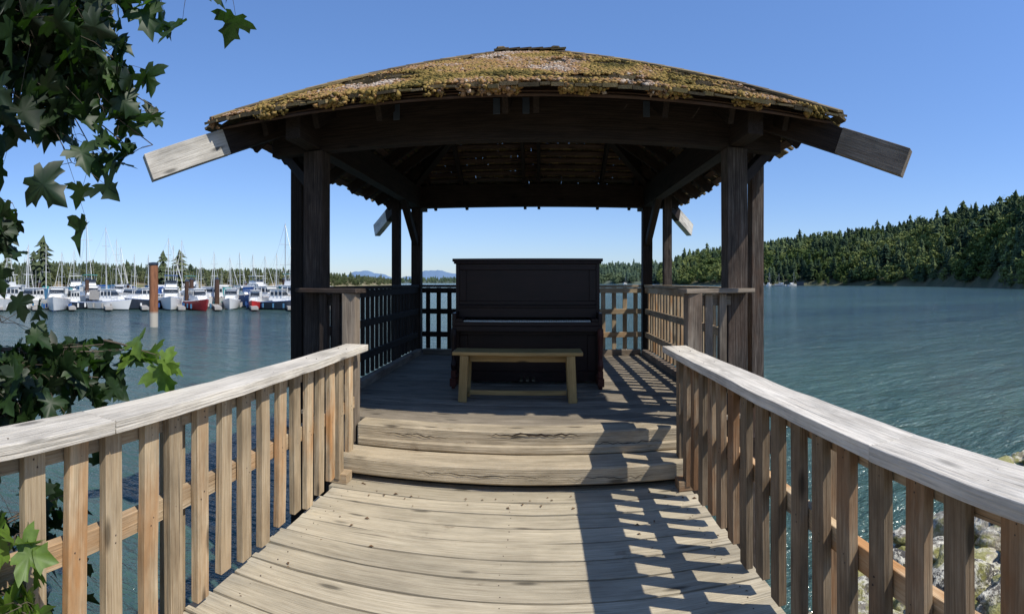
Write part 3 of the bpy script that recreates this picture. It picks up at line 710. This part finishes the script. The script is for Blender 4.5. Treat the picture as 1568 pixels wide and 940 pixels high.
# ---------------------------------------------------------------- maple tree
half=[(.05,-.03),(.2,-.15),(.36,-.1),(.30,.05),(.5,.06),(.62,.13),(.80,.30),(.60,.33),(.62,.48),(.44,.43),(.25,.42),(.28,.58),(.40,.72),(.22,.74),(.14,.86),(0,1.05)]
outl=half+[(-x,y) for x,y in reversed(half[:-1])]; outl=[(0,0)]+outl
lv=np.array([(0,.28,0)]+[(x,y,0) for x,y in outl]); nl=len(outl); lt=np.array([(0,1+i,1+(i+1)%nl) for i in range(nl)])
vs=[];ts=[];rn=[];off=0
def leaf(p,size,normal=None,tipd=None,r0=None):
    global off
    n=normal or V((NR.normal(0,.7),NR.normal(0,.7)-.25,NR.uniform(.0,1))).normalized()
    t=tipd or V((NR.normal(0,.7),NR.normal(0,.7),-.6)); t=(t-n*t.dot(n)).normalized(); s=t.cross(n)
    q=lv.copy()*size; fold=NR.uniform(.1,.5); q[:,2]=np.abs(q[:,0])*fold-(q[:,1]**2)/size*NR.uniform(0,.5)+NR.normal(0,.025*size,len(q))
    q[:,0]*=NR.uniform(.8,1.05)
    B_=np.array([s,t,n]); q=q@B_+np.array(p)
    vs.append(q);ts.append(lt+off);off+=len(q);rn.append(np.full(len(q),NR.random() if r0 is None else min(1,max(0,r0+NR.normal(0,.12)))))
wd_=MB()
def spray(p0,p1,n,spread=.12,size=(.10,.15),sag=.08,rad=.006,bright=None,tmin=.12):
    p0=V(p0);p1=V(p1); pts=[]
    K=6
    j=V((NR.normal(0,.04),NR.normal(0,.04),0))
    for i in range(K+1):
        t=i/K; pts.append(p0.lerp(p1,t)+V((0,0,-sag*math.sin(t*math.pi*.5)**2+sag*t))+j*math.sin(t*math.pi))
    wd_.tube(pts,[rad*(1-.8*i/K)+.0012 for i in range(K+1)],5)
    for i in range(n):
        t=NR.uniform(tmin,1.)if i>1 else 1.; k=min(int(t*K),K-1); q=pts[k].lerp(pts[k+1],t*K-k)
        o_=V((NR.normal(0,spread),NR.normal(0,spread),NR.normal(-.03,spread*.8)))
        lp=q+o_; wd_.tube([q,q+o_*.5+V((0,0,.01)),lp],[.0018,.0013,.001],3)
        leaf(lp,NR.uniform(*size),r0=bright)
TR=V((-3.9,.1,-.8))
trunk=[TR+V((0,0,-.5)),TR+V((.05,0,.6)),TR+V((.1,.05,1.6)),TR+V((0,.1,2.8)),TR+V((-.1,0,4.2)),TR+V((0,-.1,6))]
wd_.tube(trunk,[.22,.17,.15,.13,.09,.05],10)
def limb(a,b,r0,r1):
    a=V(a);b=V(b); mid=a.lerp(b,.5)+V((0,0,.12)); wd_.tube([a,a.lerp(mid,.5)+V((0,0,.05)),mid,mid.lerp(b,.5)+V((0,0,.03)),b],[r0,r0*.85,r0*.7,(r0+r1)/2,r1],6)
hub=sv(-66,2.7,3.2); limb(trunk[3],hub,.06,.03)
tops=[(-58,2.5,2.95,46),(-56,2.6,2.7,46),(-54,2.4,2.85,44),(-52,2.6,2.9,36),(-57,2.7,2.45,44),(-53.5,2.5,2.55,40),(-50.5,2.5,2.78,26),(-55,2.4,2.4,28),(-58.5,2.3,2.40,24),(-52,2.5,2.7,32),(-56,2.3,2.6,38),(-58,2.4,2.75,38),
(-48.8,2.5,2.6,14),(-46,2.4,2.54,13),(-43.6,2.4,2.46,11),(-42.0,2.4,2.34,9),(-42.6,2.4,2.18,7),(-45.5,2.4,2.18,9),(-49.0,2.4,2.14,10),(-51.5,2.4,2.10,8),(-47,2.4,2.36,10),
(-46,2.4,2.86,8),(-39,2.4,2.86,7),(-34,2.4,2.88,6),(-50,2.4,2.88,14)]
for a,r,z,n in tops:
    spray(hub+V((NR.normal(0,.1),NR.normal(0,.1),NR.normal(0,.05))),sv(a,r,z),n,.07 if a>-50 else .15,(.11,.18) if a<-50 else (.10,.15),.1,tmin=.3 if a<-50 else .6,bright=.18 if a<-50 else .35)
hub2=sv(-64,2.4,1.9); limb(trunk[2],hub2,.04,.02)
for a,r,z,n in [(-58,2.3,1.82,14),(-58.8,2.3,1.7,12),(-59.4,2.2,1.5,10),(-59.2,2.2,1.38,8),(-58,2.3,1.90,6)]: spray(hub2,sv(a,r,z),n,.06,(.09,.13),bright=.2)
hub3=sv(-66,2.7,1.2); limb(trunk[2],hub3,.04,.02)
for a,r,z,n in [(-57,2.6,1.12,12),(-54,2.65,1.13,12),(-51,2.65,1.18,14),(-48,2.7,1.23,14),(-45,2.7,1.2,9),(-47,2.65,1.06,10),(-50,2.6,1.05,16),(-54,2.6,1.0,18),(-57.5,2.5,.98,18),(-58,2.5,.88,14)]:
    spray(hub3,sv(a,r,z),n,.07,(.11,.16),.05,bright=.27,tmin=.45)
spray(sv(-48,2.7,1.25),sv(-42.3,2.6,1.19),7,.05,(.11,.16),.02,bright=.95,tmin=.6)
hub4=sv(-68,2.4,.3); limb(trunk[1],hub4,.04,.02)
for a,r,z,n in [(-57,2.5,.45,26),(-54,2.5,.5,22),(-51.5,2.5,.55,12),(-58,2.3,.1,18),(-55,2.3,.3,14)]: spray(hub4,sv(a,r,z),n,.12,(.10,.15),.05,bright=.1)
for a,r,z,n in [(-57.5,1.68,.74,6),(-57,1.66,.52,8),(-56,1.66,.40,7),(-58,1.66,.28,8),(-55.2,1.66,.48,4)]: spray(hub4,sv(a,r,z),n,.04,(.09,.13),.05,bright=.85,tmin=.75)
for k in range(70):
    a=NR.uniform(0,6.28); rr_=NR.uniform(.6,2.2); q=V((-4.6+rr_*math.cos(a),-1.4+rr_*math.sin(a)*.9,NR.uniform(2.2,6.2)))
    i=NR.integers(2,6); wd_.tube([trunk[i],trunk[i].lerp(q,.5)+V((0,0,.2)),q],[.03,.02,.006],5)
    spray(q,q+V((NR.normal(0,.4),NR.normal(0,.4),-.2)),16,.22,(.10,.15))
mt_=empty('maple_tree')
wd_.obj('trunk_and_branches',[plain('maple_bark',(.11,.085,.06),.9,0,.4,12)],mt_,smooth=True)
m,nt,b=new_mat('maple_leaf'); rr=attr(nt,'rnd','Fac')
c=ramp(nt,rr,[(0.,(.009,.022,.007)),(.45,(.026,.058,.012)),(.8,(.07,.14,.018)),(1.,(.13,.21,.03))])
tc=N(nt,'ShaderNodeTexCoord'); c=mixc(nt,1.,c,ramp(nt,tnoise(nt,tc.outputs['Object'],(1,1,1),30,3),[(.3,.7),(.7,1.15)]),'MULTIPLY')
nt.links.new(c,b.inputs['Base Color']); b.inputs['Roughness'].default_value=.5
tr=N(nt,'ShaderNodeBsdfTranslucent'); nt.links.new(mixc(nt,1.,c,(1.6,1.9,.7),'MULTIPLY'),tr.inputs[0])
mx=N(nt,'ShaderNodeMixShader'); mx.inputs[0].default_value=.35; nt.links.new(b.outputs[0],mx.inputs[1]); nt.links.new(tr.outputs[0],mx.inputs[2])
nt.links.new(mx.outputs[0],nt.nodes['Material Output'].inputs[0])
np_obj('foliage',np.concatenate(vs),np.concatenate(ts),{'rnd':np.concatenate(rn)},m,parent=mt_)
